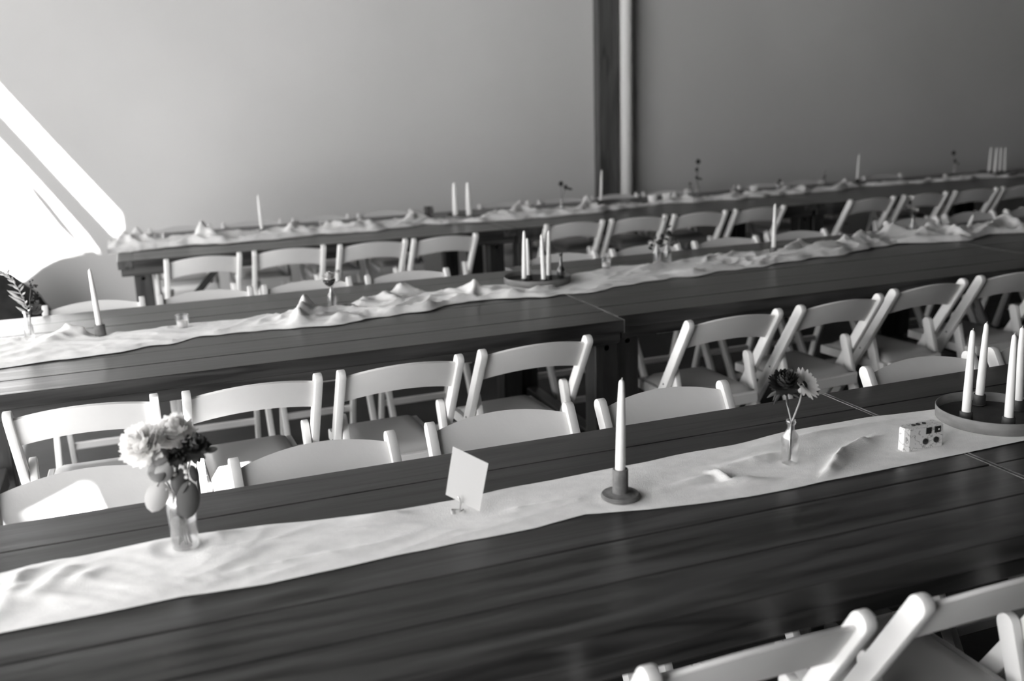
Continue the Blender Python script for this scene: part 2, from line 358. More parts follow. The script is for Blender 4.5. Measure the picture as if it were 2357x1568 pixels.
# ------------------------------------------------------------------ chairs
CT = 0.785; HX = 0.20; TOPY = -0.245; FOOTY = 0.23
def make_chair():
    t = thing('folding_chair', 'x', 'chair', (0, 0, 0), 0, 'white wooden folding chairs')
    ln = lambda z: TOPY + (FOOTY-TOPY)*(CT-z)/CT      # y of the long post's axis at height z
    for s in (-1, 1):
        b = bmesh.new(); capsule_beam(b, (FOOTY, 0.0), (TOPY, CT), .042, s*HX-.0125, s*HX+.0125)
        p = obj('back_post', b, 'chair', t, 'auto')
        sc = bmesh.new(); lathe(sc, [(.004, 0), (.004, .0015)], 8)
        bmesh.ops.rotate(sc, cent=(0, 0, 0), matrix=Matrix.Rotation(math.radians(90*s), 3, 'Y'), verts=sc.verts[:])
        bmesh.ops.translate(sc, vec=(s*(HX+.0125), ln(.5)-.002, .50), verts=sc.verts[:]); obj('screw', sc, 'screw', p)
        b = bmesh.new(); xi = s*(HX-.027); capsule_beam(b, (-.27, 0.0), (-.077, .59), .042, xi-.011, xi+.011)
        obj('rear_leg', b, 'chair', t, 'auto')
    # back rest: bent, arched panel
    d = Vector((0, TOPY-FOOTY, CT)).normalized(); nrm = Vector((0, d.z, -d.y))   # up along post ; forward normal
    b = bmesh.new(); ns, nt = 20, 6; fr, bk = [], []
    xi = HX-.0125
    for i in range(ns+1):
        s = -1+2*i/ns; arch = .033*(1-s*s); bend = -.010*(1-s*s)
        rf, rb = [], []
        for j in range(nt+1):
            tt = j/nt; base = Vector((s*xi, TOPY, CT)) - d*.142 + d*(.113*tt + arch) + nrm*(bend)
            th = .0065*(1-0.35*(abs(2*tt-1)**4))
            rf.append(b.verts.new(base+nrm*th)); rb.append(b.verts.new(base-nrm*th))
        fr.append(rf); bk.append(rb)
    for i in range(ns):
        for j in range(nt):
            b.faces.new((fr[i][j], fr[i+1][j], fr[i+1][j+1], fr[i][j+1])); b.faces.new((bk[i][j], bk[i][j+1], bk[i+1][j+1], bk[i+1][j]))
        for j in (0, nt): b.faces.new((fr[i][j], fr[i+1][j], bk[i+1][j], bk[i][j]))
    for i in (0, ns):
        for j in range(nt): b.faces.new((fr[i][j], fr[i][j+1], bk[i][j+1], bk[i][j]))
    obj('backrest', b, 'chair', t, 'auto')
    # seat: frame rails and pad
    zs = .445
    for s in (-1, 1):
        obj('seat_rail', boxm(s*.160-.011, s*.160+.011, -.17, .215, zs-.038, zs, bevel=.003), 'chair', t)
    obj('rear_seat_rail', boxm(-.148, .148, -.195, -.172, zs-.04, zs+.004, bevel=.003), 'chair', t)
    obj('front_seat_rail', boxm(-.148, .148, .195, .215, zs-.038, zs, bevel=.003), 'chair', t)
    b = bmesh.new(); n = 10; grid = []
    for i in range(n+1):
        row = []
        for j in range(n+1):
            u, v = -1+2*i/n, -1+2*j/n; e = min(1, (1-abs(u))*5)*min(1, (1-abs(v))*5)
            row.append(b.verts.new((u*.147, .012+v*.182, zs+.006+.020*math.sqrt(max(0, e)))))
        grid.append(row)
    for i in range(n):
        for j in range(n): b.faces.new((grid[i][j], grid[i+1][j], grid[i+1][j+1], grid[i][j+1]))
    r = bmesh.ops.extrude_edge_only(b, edges=[e for e in b.edges if len(e.link_faces) == 1])
    vv = [v for v in r['geom'] if isinstance(v, bmesh.types.BMVert)]
    for v in vv: v.co.z = zs-.012
    obj('seat_pad', b, 'seat', t, True)
    obj('front_stretcher', boxm(-HX+.0125, HX-.0125, ln(.10)-.009, ln(.10)+.009, .085, .115, bevel=.002), 'chair', t)
    obj('rear_stretcher', boxm(-HX+.038, HX-.038, -.27+.185*.13/.565-.009, -.27+.185*.13/.565+.009, .115, .145, bevel=.002), 'chair', t)
    return t
proto = make_chair(); first = [True]
def chair(label, lpx=None, rpx=None, far=False, only=None):
    """lpx / rpx: pixels of the two post tops as seen (left, right)"""
    a = PZ(*lpx, CT-.004) if lpx else None; b = PZ(*rpx, CT-.004) if rpx else None
    if a is None: a = b - Vector((2*HX, only or 0, 0))
    if b is None: b = a + Vector((2*HX, only or 0, 0))
    if far:                    # the post tips stand clear of the table's far edge, on the same line of sight
        lim = next(tb for tb in (T1[1], T2[1]+.10*(a.x > 1.7), T3[1]) if tb > a.y-.8)+.105
        def back(p):
            if p.y < lim: p = Vector((CAM.x+(p.x-CAM.x)*lim/p.y, lim, p.z))
            return p
        a, b = back(a), back(b)
    else:
        lim = next(tb for tb in (T1[0], T2[0]+.06*(a.x > 1.7), T3[0]) if tb > a.y-.15)-.105
        def front(p): return Vector((CAM.x+(p.x-CAM.x)*lim/p.y, lim, p.z)) if p.y > lim else p
        a, b = front(a), front(b)
    mid = (a+b)/2; d = (b-a); ang = math.atan2(d.y, d.x); ang = max(-.06, min(.09, ang*0.6))
    rz = ang if not far else ang+math.pi
    fwd = Vector((-math.sin(rz), math.cos(rz), 0))
    o = proto if first[0] else copy_tree(proto); first[0] = False
    o.location = (mid.x - fwd.x*TOPY, mid.y - fwd.y*TOPY, 0); o.rotation_euler = (0, 0, rz)
    o['label'] = label; return o
# near side of the foreground table
chair('white folding chair at the bottom edge, leftmost of the two nearest the camera', (1497, 1556), (2003, 1420))
chair('white folding chair at the bottom right corner, its rounded post foremost', (2133, 1384), None)
# far side of the foreground table
chair('white folding chair with a triangular sun patch, behind the big vase', (8, 1118), (356, 1045+10), True)
chair('white folding chair behind the foreground table, left of the blank card', (540, 1060), (890, 992), True)
chair('white folding chair behind the foreground table, just right of the blank card', (985, 975), (1307, 929), True)
chair('white folding chair behind the foreground table, between lone taper candle and bud vase', (1380, 921), (1658, 878), True)
chair('white folding chair behind the foreground table, left of the tray candles', (1988, 846), (2226, 812), True)
chair('white folding chair behind the tray candles at the right edge', (2278, 806), None, True)
# near side of the second row
chair('white folding chair at the second table, leftmost seen from behind', (14, 955), (355, 914))
chair('white folding chair at the second table, second from left, seen from behind', (430, 908), (731, 865))
chair('white folding chair at the second table, third from left, seen from behind', (788, 859), (1057, 821))
chair('white folding chair at the second table, last one left of the joint', (1113, 811), (1355, 776))
chair('white folding chair at the second row, first one right of the joint', (1587, 744), (1797, 714))
chair('white folding chair at the second row, second right of the joint', (1849, 708), (2026, 679))
chair('white folding chair at the second row, third right of the joint', (2068, 670), (2217, 644))
chair('white folding chair at the second row cut by the right edge', (2262, 638), None)
# far side of the second row
chair('white folding chair behind the second table, behind the cup-held taper candle', (108, 716), (325, 695), True)
chair('white folding chair behind the second table, behind the short tumbler', (368, 693), (577, 671), True)
chair('white folding chair behind the second table, behind the round ball flower', (606, 669), (805, 648), True)
chair('white folding chair behind the second table, last one left of the candle tray', (845, 643), (1026, 624), True)
chair('white folding chair behind the second row candle tray', (1204, 603), (1370, 585), True)
chair('white folding chair behind the second row bottles with dark blooms', (1408, 581), (1556, 563), True)
chair('white folding chair behind the second row, right of the dark bloom bottles', (1597, 558), (1737, 544), True)
chair('white folding chair behind the second row lone taper candle', (1760, 541), (1898, 527), True)
chair('white folding chair behind the second row daisies bottle', (2038, 511), (2152, 498), True)
chair('white folding chair behind the second row, right of the daisies bottle', (2172, 496), (2282, 484), True)
chair('white folding chair behind the second row at the far right edge', (2314, 483), None, True)
# near side of the back row
chair('white folding chair at the back row, leftmost, beside the table leg', (383, 601), (551, 582))
chair('white folding chair at the back row, second from left', (587, 580), (744, 566))
chair('white folding chair at the back row, third from left', (781, 566), (936, 551))
chair('white folding chair at the back row, fourth from left before the gap', (953, 552), (1097, 538))
chair('white folding chair at the back row, first after the gap, behind tray candles', (1257, 518), (1391, 507))
chair('white folding chair at the back row, second after the gap', (1409, 505), (1534, 495))
chair('white folding chair at the back row, third after the gap', (1553, 495), (1673, 485))
chair('white folding chair at the back row, behind the second row lone candle', (1692, 484), (1810, 473))
chair('white folding chair at the back row, first past the second gap', (1957, 462), (2063, 452))
chair('white folding chair at the back row, behind the daisies', (2078, 451), (2187, 440))
chair('white folding chair at the back row, third from the right edge', (2199, 439), (2299, 431))
chair('white folding chair at the back row cut by the right edge', (2312, 430), None)
# far side of the back row, only the post tips show
names = ['leftmost', 'second from left', 'third from left', 'fourth from left', 'fifth from left', 'sixth from left', 'seventh from left',
         'eighth from left', 'ninth from left', 'tenth from left', 'eleventh from left']
tips = [((350, 531), (478, 521)), ((514, 520), (646, 510)), ((674, 508), (803, 498)), ((824, 496), (945, 486)),
        ((1103, 473), (1215, 465)), ((1240, 463), (1346, 455)), ((1362, 454), (1464, 447)), ((1480, 446), (1578, 438)),
        ((1700, 430), (1790, 423)), ((1800, 423), (1886, 415)), ((1986, 408), (2072, 400))]
for nm, (a, b) in zip(names, tips):
    chair('folding chair behind the back row, %s, only post tips showing' % nm, a, b, True)

# ------------------------------------------------------------------ cloth runners
def interp(tab, x):
    if x <= tab[0][0]: return tab[0][1]
    for (a, b), (c, d) in zip(tab, tab[1:]):
        if x <= c: return b + (d-b)*(x-a)/(c-a)
    return tab[-1][1]
def sm(t): t = max(0, min(1, t)); return t*t*(3-2*t)
flat_spots = []                # (x, y, r): where something stands on the cloth
def runner(name, label, near_px, far_px, x0, x1, amp, bumps, nx=420, ny=34, seed=0.0, fold=1.0, wav=0.0):
    nr = sorted((PZ(*p).x, PZ(*p).y) for p in near_px); fr = sorted((PZ(*p).x, PZ(*p).y) for p in far_px)
    bm = bmesh.new(); rows = []
    for i in range(nx+1):
        x = x0 + (x1-x0)*i/nx; yn, yf = interp(nr, x), interp(fr, x); A = interp(amp, x); row = []
        for j in range(ny+1):
            v = j/ny; y = yn + (yf-yn)*v
            y += 0.006*noise.noise((x*9, seed+v*3, 1.0))*fold + (v-.5)*wav*(noise.noise((x*2.6, seed+(v > .5)*7, 2.0))+.6*noise.noise((x*8, seed+(v > .5)*7, 4.0)))
            wx = x + .10*noise.noise((x*2.5, y*5, seed+11)); wy = y + .07*noise.noise((x*3.5+4, y*4, seed+17))
            R = lambda a, b, c: max(0, 1-1.9*abs(noise.noise((a, b, c))))**1.4
            rid = .62*R(wx*2.0*fold+seed, wy*8+wx*1.5, seed) + .42*R(wx*4.5*fold, wy*13-wx*5, seed+5) + .16*R(wx*12*fold, wy*24+wx*9, seed+9)
            hgt = A*rid
            for bx, by, hh, rx, ry, an in bumps:
                dx, dy = x-bx, y-by; ca, sa = math.cos(an), math.sin(an); uu, ww = (dx*ca+dy*sa)/rx, (-dx*sa+dy*ca)/ry
                q = uu*uu+ww*ww
                if q < 9: hgt += hh*math.exp(-q*1.3)*(.62+.6*R(wx*9, wy*13+wx*6, seed+3))
            edge = sm(min(v, 1-v)/.13); hgt *= 0.12+0.88*edge
            for fx, fy, rr in flat_spots:
                dd = math.hypot(x-fx, y-fy)
                if dd < rr*2.2: hgt *= sm((dd-rr*1.05)/(rr*1.1))
            row.append(bm.verts.new((x, y, TZ+.0012+hgt)))
        rows.append(row)
    for i in range(nx):
        for j in range(ny): bm.faces.new((rows[i][j], rows[i+1][j], rows[i+1][j+1], rows[i][j+1]))
    o = obj(name, bm, 'cloth', None, True); return tag(o, label, 'table runner', 'crumpled white cloth runners')
def bump(px, py, h, rx, ry, an=0.0):
    p = PZ(px, py); return (p.x, p.y, h, rx, ry, an)
def ridge(p1, p2, h, w):
    a, b = PZ(*p1), PZ(*p2); c = (a+b)/2; d = b-a; return (c.x, c.y, h, d.length*.6, w, math.atan2(d.y, d.x))
SZ = TZ+.0018                  # height at which things stand on a flat spot of cloth
def spot(px, py, r):
    p = PZ(px, py, SZ); flat_spots.append((p.x, p.y, r)); return p

# ------------------------------------------------------------------ table things
def candle(label, base, length, tilt=(0, 0), r=0.0112, group='white taper candles'):
    t = thing('taper_candle', label, 'candle', base, 0, group); t.rotation_euler = (tilt[0], tilt[1], 0)
    b = bmesh.new(); n = 14; prof = [(r*.86, 0), (r, .012), (r, length*.18), (r*.90, length*.5), (r*.70, length*.82), (r*.56, length*.955), (r*.50, length*.978), (r*.36, length*.992), (r*.16, length*.999)]
    lathe(b, prof, n); obj('wax_body', b, 'wax', t, True)
    b = bmesh.new(); tube(b, [(0, 0, length-.002), (.0006, 0, length+.001), (.0015, 0, length+.004)], .0009, 5); obj('wick', b, 'wick', t)
    return t
def disc_holder(label, p):
    t = thing('candle_holder', label, 'candle holder', p)
    b = bmesh.new(); lathe(b, [(.038, 0), (.0425, .003), (.043, .008), (.040, .0115), (.022, .0115), (.019, .014)], 40); obj('dish', b, 'clay', t, 'auto')
    b = bmesh.new(); lathe(b, [(.0175, .012), (.0175, .066), (.0165, .068), (.0125, .068), (.0125, .050)], 32); obj('socket', b, 'clay', t, 'auto')
    return t
def cup_holder(label, p, r=.019, h=.04, material='clay', group=None):
    t = thing('candle_holder', label, 'candle holder', p, 0, group)
    b = bmesh.new(); lathe(b, [(r*.9, 0), (r, .003), (r*.96, h-.002), (r*.9, h), (.0128, h), (.0128, h-.014)], 28); obj('cup', b, material, t, 'auto')
    b = bmesh.new(); lathe(b, [(r*1.02, 0.001), (r*1.08, .0025), (r*1.02, .004)], 28); obj('foot_ring', b, material, t, 'auto')
    return t
def tumbler(label, p, r=.03, h=.065, material='glass', wax=True):
    t = thing('glass_tumbler', label, 'glass', p)
    b = bmesh.new(); lathe(b, [(r*.86, 0), (r*.9, .002), (r, h), (r-.0025, h), (r*.84, .006), (.001, .006)], 28, cap=False); 
    b.faces.new([v for v in b.verts if abs(v.co.z) < 1e-7]); obj('glass_wall', b, material, t, 'auto')
    if wax:
        b = bmesh.new(); lathe(b, [(r*.8, .007), (r*.8, .028)], 20); obj('wax', b, 'wax', t, 'auto')
    return t
def bottle(label, p, r=.017, h=.11, neck=.0085, body=.062, material='glass', rz=0.2, square=True):
    t = thing('bottle_vase', label, 'vase', p, rz)
    b = bmesh.new(); n = 24
    prof = [(.9, 0, r), (1, .003, r), (1, body, r), (.9, body+.008, r), (.62, body+.016, r), (0, body+.024, neck), (0, h-.012, neck), (0, h-.010, neck*1.28), (0, h, neck*1.28), (0, h, neck*.9), (0, body+.022, neck*.85), (.85, body, r), (.86, .006, r)]
    rings = []
    for k, z, rr in prof:
        ring = []
        for i in range(n):
            a = 2*math.pi*i/n
            if k > 0 and square:
                q = 1/max(abs(math.cos(a)), abs(math.sin(a))); q = min(q, 1.22); s = rr*k*q
            else: s = rr*(k if k > 0 else 1)
            ring.append(b.verts.new((s*math.cos(a), s*math.sin(a), z)))
        rings.append(ring)
    for A, B in zip(rings, rings[1:]):
        for i in range(n): b.faces.new((A[i], A[(i+1) % n], B[(i+1) % n], B[i]))
    b.faces.new(rings[0]); obj('glass_body', b, material, t, 'auto')
    b = bmesh.new(); lathe(b, [(neck*1.25, h-.009), (neck*1.45, h-.005), (neck*1.25, h-.001)], 20, cap=False); obj('lip', b, material, t, True)
    return t
# --- plants
def petal(bm, mat4, L, Wd, cup=0.25, n=5):
    prev = None
    for i in range(n+1):
        t = i/n; w = Wd*math.sin(math.pi*(0.12+0.80*t))**0.8*(1 if t < .98 else .55); z = cup*L*t*t
        a, c, b = (Vector((L*t, -w/2, z+cup*.12*w)), Vector((L*t, 0, z)), Vector((L*t, w/2, z+cup*.12*w)))
        cur = [bm.verts.new(mat4 @ q) for q in (a, c, b)]
        if prev:
            bm.faces.new((prev[0], cur[0], cur[1], prev[1])); bm.faces.new((prev[1], cur[1], cur[2], prev[2]))
        prev = cur
def orient(center, axis, spin=0.0):
    return Matrix.Translation(center) @ axis.to_track_quat('Z', 'Y').to_matrix().to_4x4() @ Matrix.Rotation(spin, 4, 'Z')
def flower_thing(name, label, base, cat='flower', group='cut flowers in small vases'):
    return thing(name, label, cat, base, 0, group)
def stem(t, pts, r=.0017, material='stem'):
    b = bmesh.new(); tube(b, pts, r, 7); return obj('stem', b, material, t, True)
def pom_bloom(t, c, R, material, layers=5, axis=Vector((0, 0, 1)), wide=1.0, name='bloom', dens=1.0, sharp=False):
    """many-petalled ball (dahlia, carnation, mum)"""
    b = bmesh.new(); rnd = random.Random(int(c.x*9999)+int(R*1e5))
    for k in range(layers):
        el = math.radians(-25 + 110*k/(layers-1)); cnt = max(4, int((16 if not sharp else 22)*math.cos(el*.85)*dens))
        for i in range(cnt):
            a = 2*math.pi*(i+.5*(k % 2))/cnt + rnd.uniform(-.15, .15)
            M4 = orient(c, axis) @ Matrix.Rotation(a, 4, 'Z') @ Matrix.Rotation(-el+rnd.uniform(-.15, .15), 4, 'Y')
            petal(b, M4, R*rnd.uniform(.86, 1.08), R*(.55 if not sharp else .3)*wide, .22+.25*rnd.random())
    r = bmesh.ops.create_icosphere(b, subdivisions=2, radius=R*.55, matrix=Matrix.Translation(c))
    return obj(name, b, material, t, True)
def daisy_bloom(t, c, R, axis, material='petal', n=15):
    b = bmesh.new(); rnd = random.Random(3)
    for L, lay in ((R, 0), (R*.85, 1)):
        for i in range(n):
            M4 = orient(c, axis, 2*math.pi*(i+.5*lay)/n) @ Matrix.Rotation(-.15-.22*lay+rnd.uniform(-.1, .1), 4, 'Y')
            petal(b, M4, L, R*.36, .10)
    bl = obj('bloom', b, material, t, True)
    b = bmesh.new(); bmesh.ops.create_icosphere(b, subdivisions=2, radius=R*.26, matrix=orient(c, axis) @ Matrix.Diagonal((1, 1, .55, 1)))
    obj('flower_eye', b, 'petalmid', bl, True)
def leaf(t, base, tip, width, material='leaf', normal=Vector((0, -1, .2)), name='leaf', roundness=1.0, curl=.12):
    base, tip = Vector(base), Vector(tip); ax = (tip-base); L = ax.length; ax.normalize(); side = ax.cross(normal).normalized(); nn = side.cross(ax).normalized()
    b = bmesh.new(); n = 10; prev = None
    for i in range(n+1):
        u = i/n; w = width*.5*(math.sin(math.pi*min(1, max(0, u)))**(.55 if roundness > .5 else 1.1)) + .0004
        c = base+ax*L*u + nn*curl*L*(u*u-u)*1.5
        cur = [b.verts.new(c-side*w+nn*w*.18), b.verts.new(c), b.verts.new(c+side*w+nn*w*.18)]
        if prev:
            b.faces.new((prev[0], cur[0], cur[1], prev[1])); b.faces.new((prev[1], cur[1], cur[2], prev[2]))
        prev = cur
    r = bmesh.ops.extrude_face_region(b, geom=b.faces[:]); bmesh.ops.translate(b, vec=nn*-.0006, verts=[v for v in r['geom'] if isinstance(v, bmesh.types.BMVert)])
    return obj(name, b, material, t, True)
def tray(label, c, R, hgt=.032):
    t = thing('round_tray', label, 'tray', c)
    b = bmesh.new(); lathe(b, [(.002, .0), (R*.985, .0), (R*.985, .008), (.002, .008)], 72, cap=False); obj('base', b, 'tray', t, 'auto')
    b = bmesh.new(); lathe(b, [(R*.985, 0), (R, .002), (R*1.012, hgt), (R*1.004, hgt+.0015), (R*.985, hgt), (R*.978, .008)], 72, cap=False); obj('rim', b, 'trayrim', t, True)
    return t

# ================= foreground table
# big clear vase with the mixed bunch
vb = spot(428, 1258, .035); yv = vb.y
t = thing('glass_vase', 'clear glass vase with the large bunch on the foreground table', 'vase', vb, 0)
b = bmesh.new(); lathe(b, [(.024, 0), (.026, .002), (.0285, .05), (.030, .085), (.027, .108), (.0225, .122), (.025, .132), (.0235, .132), (.0208, .122), (.0255, .107), (.0285, .085), (.027, .05), (.024, .006)], 32, cap=False)
b.faces.new([v for v in b.verts if abs(v.co.z) < 1e-7]); obj('glass_body', b, 'glass', t, 'auto')
b = bmesh.new(); lathe(b, [(.0232, .007), (.0262, .05), (.0268, .058)], 24); obj('water', b, 'glass', t, 'auto')
def inv(o, p): return Vector(p) - Vector(o.location)
mouth = vb + Vector((0, 0, .128)); GB = 'stems in the large clear vase'
def bunch(name, label, px, py, dy=0.0, cat='flower', foot=(0, 0), r=.0021):
    t = thing(name, label, cat, vb+Vector((foot[0], foot[1], .008)), 0, GB); c = inv(t, PY(px, py, yv+dy)); mo = inv(t, mouth) + Vector(((px-430)*.00012, dy*.25, -.012))
    return t, c, mo
t, c, mo = bunch('flower_stem', 'big white ruffled bloom leaning left from the large vase', 332, 1028, -.01, foot=(.010, .004))
stem(t, [(0, 0, 0), mo, c*.5+mo*.5+Vector((0, 0, .012)), c]); pom_bloom(t, c, .045, 'petal', 9, Vector((-.5, -.5, .7)), .8, dens=1.7)
t, c, mo = bunch('flower_stem', 'white ruffled bloom at the top of the large vase', 402, 1002, .012, foot=(-.008, .006))
stem(t, [(0, 0, 0), mo, c]); pom_bloom(t, c, .041, 'petal', 9, Vector((0, -.3, 1)), .8, dens=1.7)
t, c, mo = bunch('flower_stem', 'dark round bloom at the right of the large vase', 446, 1034, -.012, foot=(-.012, -.006))
stem(t, [(0, 0, 0), mo, c]); pom_bloom(t, c, .031, 'petalmid', 8, Vector((.1, -.6, .8)), .9)
leaf(t, c+Vector((.018, -.01, -.004)), c+Vector((.045, -.012, -.002)), .012, 'leafdark')
t, c, mo = bunch('flower_stem', 'near-black bloom in the middle of the large vase', 404, 1052, -.024, foot=(.004, -.010))
stem(t, [(0, 0, 0), mo, c]); pom_bloom(t, c, .020, 'petaldark', 5, Vector((-.2, -.8, .4)), 1.0)
t, c, mo = bunch('eucalyptus_sprig', 'grey round-leaved sprig hanging left from the large vase', 366, 1085, -.03, 'foliage', (.012, -.004))
stem(t, [(0, 0, 0), mo, inv(t, PY(385, 1075, yv-.028)), inv(t, PY(362, 1120, yv-.03))])
for a_, b_, w_, m_ in [((385, 1062), (352, 1040), .036, 'leaf'), ((383, 1080), (338, 1092), .042, 'leaf'), ((372, 1105), (350, 1180), .043, 'leafpale'), ((388, 1062), (368, 1112), .034, 'leaf')]:
    leaf(t, inv(t, PY(*a_, yv-.03)), inv(t, PY(*b_, yv-.036)), w_, m_, Vector((0, -1, .25)), curl=.05)
t, c, mo = bunch('leaf_sprig', 'dark pointed leaves drooping over the front of the large vase', 430, 1130, -.03, 'foliage', (-.004, .012))
stem(t, [(0, 0, 0), mo, inv(t, PY(420, 1085, yv-.022))])
leaf(t, inv(t, PY(416, 1078, yv-.026)), inv(t, PY(412, 1140, yv-.036)), .034, 'leafdark', curl=.05)
leaf(t, inv(t, PY(436, 1105, yv-.034)), inv(t, PY(430, 1196, yv-.040)), .044, 'petalmid', curl=.05)
leaf(t, inv(t, PY(440, 1070, yv-.026)), inv(t, PY(452, 1110, yv-.03)), .016, 'leafdark', curl=.05)
t, c, mo = bunch('white_specks', 'tiny white specks at the neck of the large vase', 395, 1105, -.03, 'flower', (.0, -.014))
stem(t, [(0, 0, 0), mo, c], .001)
for a_ in [(391, 1095), (401, 1091), (384, 1125), (390, 1132), (430, 1098), (436, 1112), (428, 1086)]:
    b = bmesh.new(); bmesh.ops.create_icosphere(b, subdivisions=1, radius=.0055, matrix=Matrix.Translation(inv(t, PY(*a_, yv-.03)))); obj('bud', b, 'petal', t, True)  # small white balls for the pale specks at the neck

# blank card in a small clip stand
cb = spot(1066, 1172, .06)
yc = cb.y
q = [PY(1043, 1028, yc+.012), PZ(1, 1), None, None]
A = PY(1026, 1139, yc-.008); B = PY(1104, 1177, yc-.034); 
t = thing('table_card', 'blank white square card propped on the foreground table', 'card', (A+B)/2 - Vector((0, 0, (A.z+B.z)/2-SZ)))
D0 = PY(1043, 1028, A.y+.030); C0 = PY(1124, 1067, B.y+.030)
b = bmesh.new(); vv = [b.verts.new(inv(t, p)) for p in (A, B, C0, D0)]; b.faces.new(vv)
nrm = (B-A).cross(D0-A).normalized()
r = bmesh.ops.extrude_face_region(b, geom=b.faces[:]); bmesh.ops.translate(b, vec=nrm*-.0014, verts=[v for v in r['geom'] if isinstance(v, bmesh.types.BMVert)])
obj('card_sheet', b, 'card', t)
cl = inv(t, PY(1057, 1150, (A.y*.6+B.y*.4)))
b = bmesh.new(); tube(b, [cl+Vector((-.004, -.005, .010)), cl+Vector((0, -.007, .002)), cl+Vector((.002, -.004, -.006)), Vector((cl.x, cl.y, .003)), Vector((cl.x+.012, cl.y+.012, .0022)), Vector((cl.x-.012, cl.y+.022, .0022)), Vector((cl.x-.016, cl.y, .0022))], .0016, 6)
obj('wire_clip', b, 'bolt', t, True)

# lone candle
p = spot(1428, 1146, .048); disc_holder('dark clay candle holder with a round dish on the foreground runner', p)
candle('tall white taper candle standing alone on the foreground runner', p+Vector((0, 0, .052)), .218, (0, math.radians(1.2)))

# bud vase
p = spot(1817, 1066, .026); bottle('small square glass bottle with two blooms on the foreground runner', p, .0165, .108)
t = flower_thing('flower_stem', 'dark ruffled bloom in the square glass bottle', p+Vector((.003, .002, .008)))
c = inv(t, PY(1806, 886, p.y-.005)); stem(t, [(0, 0, 0), (.001, 0, .09), c*.6+Vector((-.001, 0, .03)), c], .0019, 'stemlight')
pom_bloom(t, c, .036, 'petaldark', 8, Vector((-.1, -.4, 1)), .8, dens=1.7)
for k in range(7):
    a = k*.9; leaf(t, c+Vector((.012*math.cos(a), .012*math.sin(a), -.012)), c+Vector((.042*math.cos(a), .03*math.sin(a), -.03-.008*(k % 3))), .007, 'petalmid', Vector((0, -1, .5)), roundness=0)
t = flower_thing('flower_stem', 'white daisy-like bloom in the square glass bottle', p+Vector((-.003, -.002, .008)))
c = inv(t, PY(1850, 886, p.y-.016)); stem(t, [(0, 0, 0), (.002, 0, .09), c*.7+Vector((0, 0, .012)), c], .0022, 'stemlight')
daisy_bloom(t, c, .042, Vector((.28, -.6, .5)).normalized(), 'petal', 17)

# disposable camera
a = PZ(2092, 1040, SZ); bq = PZ(2166, 1026, SZ); d = (bq-a); ang = math.atan2(d.y, d.x); wid = d.length*1.0
p = spot(2118, 1026, .062)
t = thing('disposable_camera', 'small single-use camera with map-like printed wrap beside the tray', 'camera', ((a+bq)/2).to_3d(), ang)
hw = .056; dp = .032; hh = .058
t.location = Vector((a.x, a.y, SZ)) + Vector((math.cos(ang), math.sin(ang), 0))*(hw-.012) ; 
b = bmesh.new()
pts = [(-hw, .006), (-hw+.012, 0), (hw, 0), (hw, dp-.006), (hw-.004, dp), (-hw+.01, dp), (-hw, dp-.008)]
prof = [(0, 1.0), (.003, 1.0), (hh-.006, 1.0), (hh, .97)]
rings = [[b.verts.new((x*s, dp/2+(y-dp/2)*s, z)) for x, y in pts] for z, s in prof]
for A_, B_ in zip(rings, rings[1:]):
    for i in range(len(pts)): b.faces.new((A_[i], A_[(i+1) % len(pts)], B_[(i+1) % len(pts)], B_[i]))
b.faces.new(rings[0]); b.faces.new(rings[-1])
obj('body', b, 'print', t)
def cam_rect(name, x0, x1, z0, z1): return obj(name, boxm(x0, x1, -.0016, .002, z0, z1, bevel=.0006), 'black', t)
cam_rect('viewfinder', .004, .020, .037, .053); fl = cam_rect('flash_window', .030, .048, .037, .053)
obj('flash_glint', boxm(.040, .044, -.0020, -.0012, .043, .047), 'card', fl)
for x in (-.003, .030):
    b = bmesh.new(); lathe(b, [(.0075, 0), (.0075, .003), (.005, .004)], 20)
    bmesh.ops.rotate(b, cent=(0, 0, 0), matrix=Matrix.Rotation(math.radians(90), 3, 'X'), verts=b.verts[:]); bmesh.ops.translate(b, vec=(x+.006, .0005, .019), verts=b.verts[:])
    obj('lens' if x > 0 else 'flash_button', b, 'black', t, 'auto')
for x in (-.020, -.006, .012):
    b = bmesh.new(); lathe(b, [(.005, hh-.0005), (.005, hh+.002)], 14, (x, dp*.55, 0)); obj('dial', b, 'black', t, 'auto')

# round tray with four candles
cs = [PZ(2222, 972, TZ+.010), PZ(2253, 932, TZ+.010), PZ(2320, 985, TZ+.010), PZ(2342, 945, TZ+.010)]
cc = sum(cs, Vector())/4; lft = PZ(2168, 948, TZ+.03); R = math.hypot(cc.x-lft.x, cc.y-lft.y)*1.0
flat_spots.append((cc.x, cc.y, R*1.02))
tray('round dark tray with a grey rim on the foreground table', (cc.x, cc.y, SZ), R)
tops = [(2240, 752), (2272, 736), (2336, 762), (2354, 746)]
nm = ['front left', 'back left', 'front right', 'back right']
for c, tp, n_ in zip(cs, tops, nm):
    b0 = Vector((c.x, c.y, SZ+.0085)); cup_holder('dark cup holding the %s candle on the big tray' % n_, b0, .0165, .030, 'tray', 'cups on the big tray')
    tpt = PY(*tp, c.y); h_ = tpt.z-(b0.z+.017); candle('white taper candle on the big tray, %s of four' % n_, b0+Vector((0, 0, .0165)), h_-.008, (0, math.atan2(tpt.x-c.x, h_)))

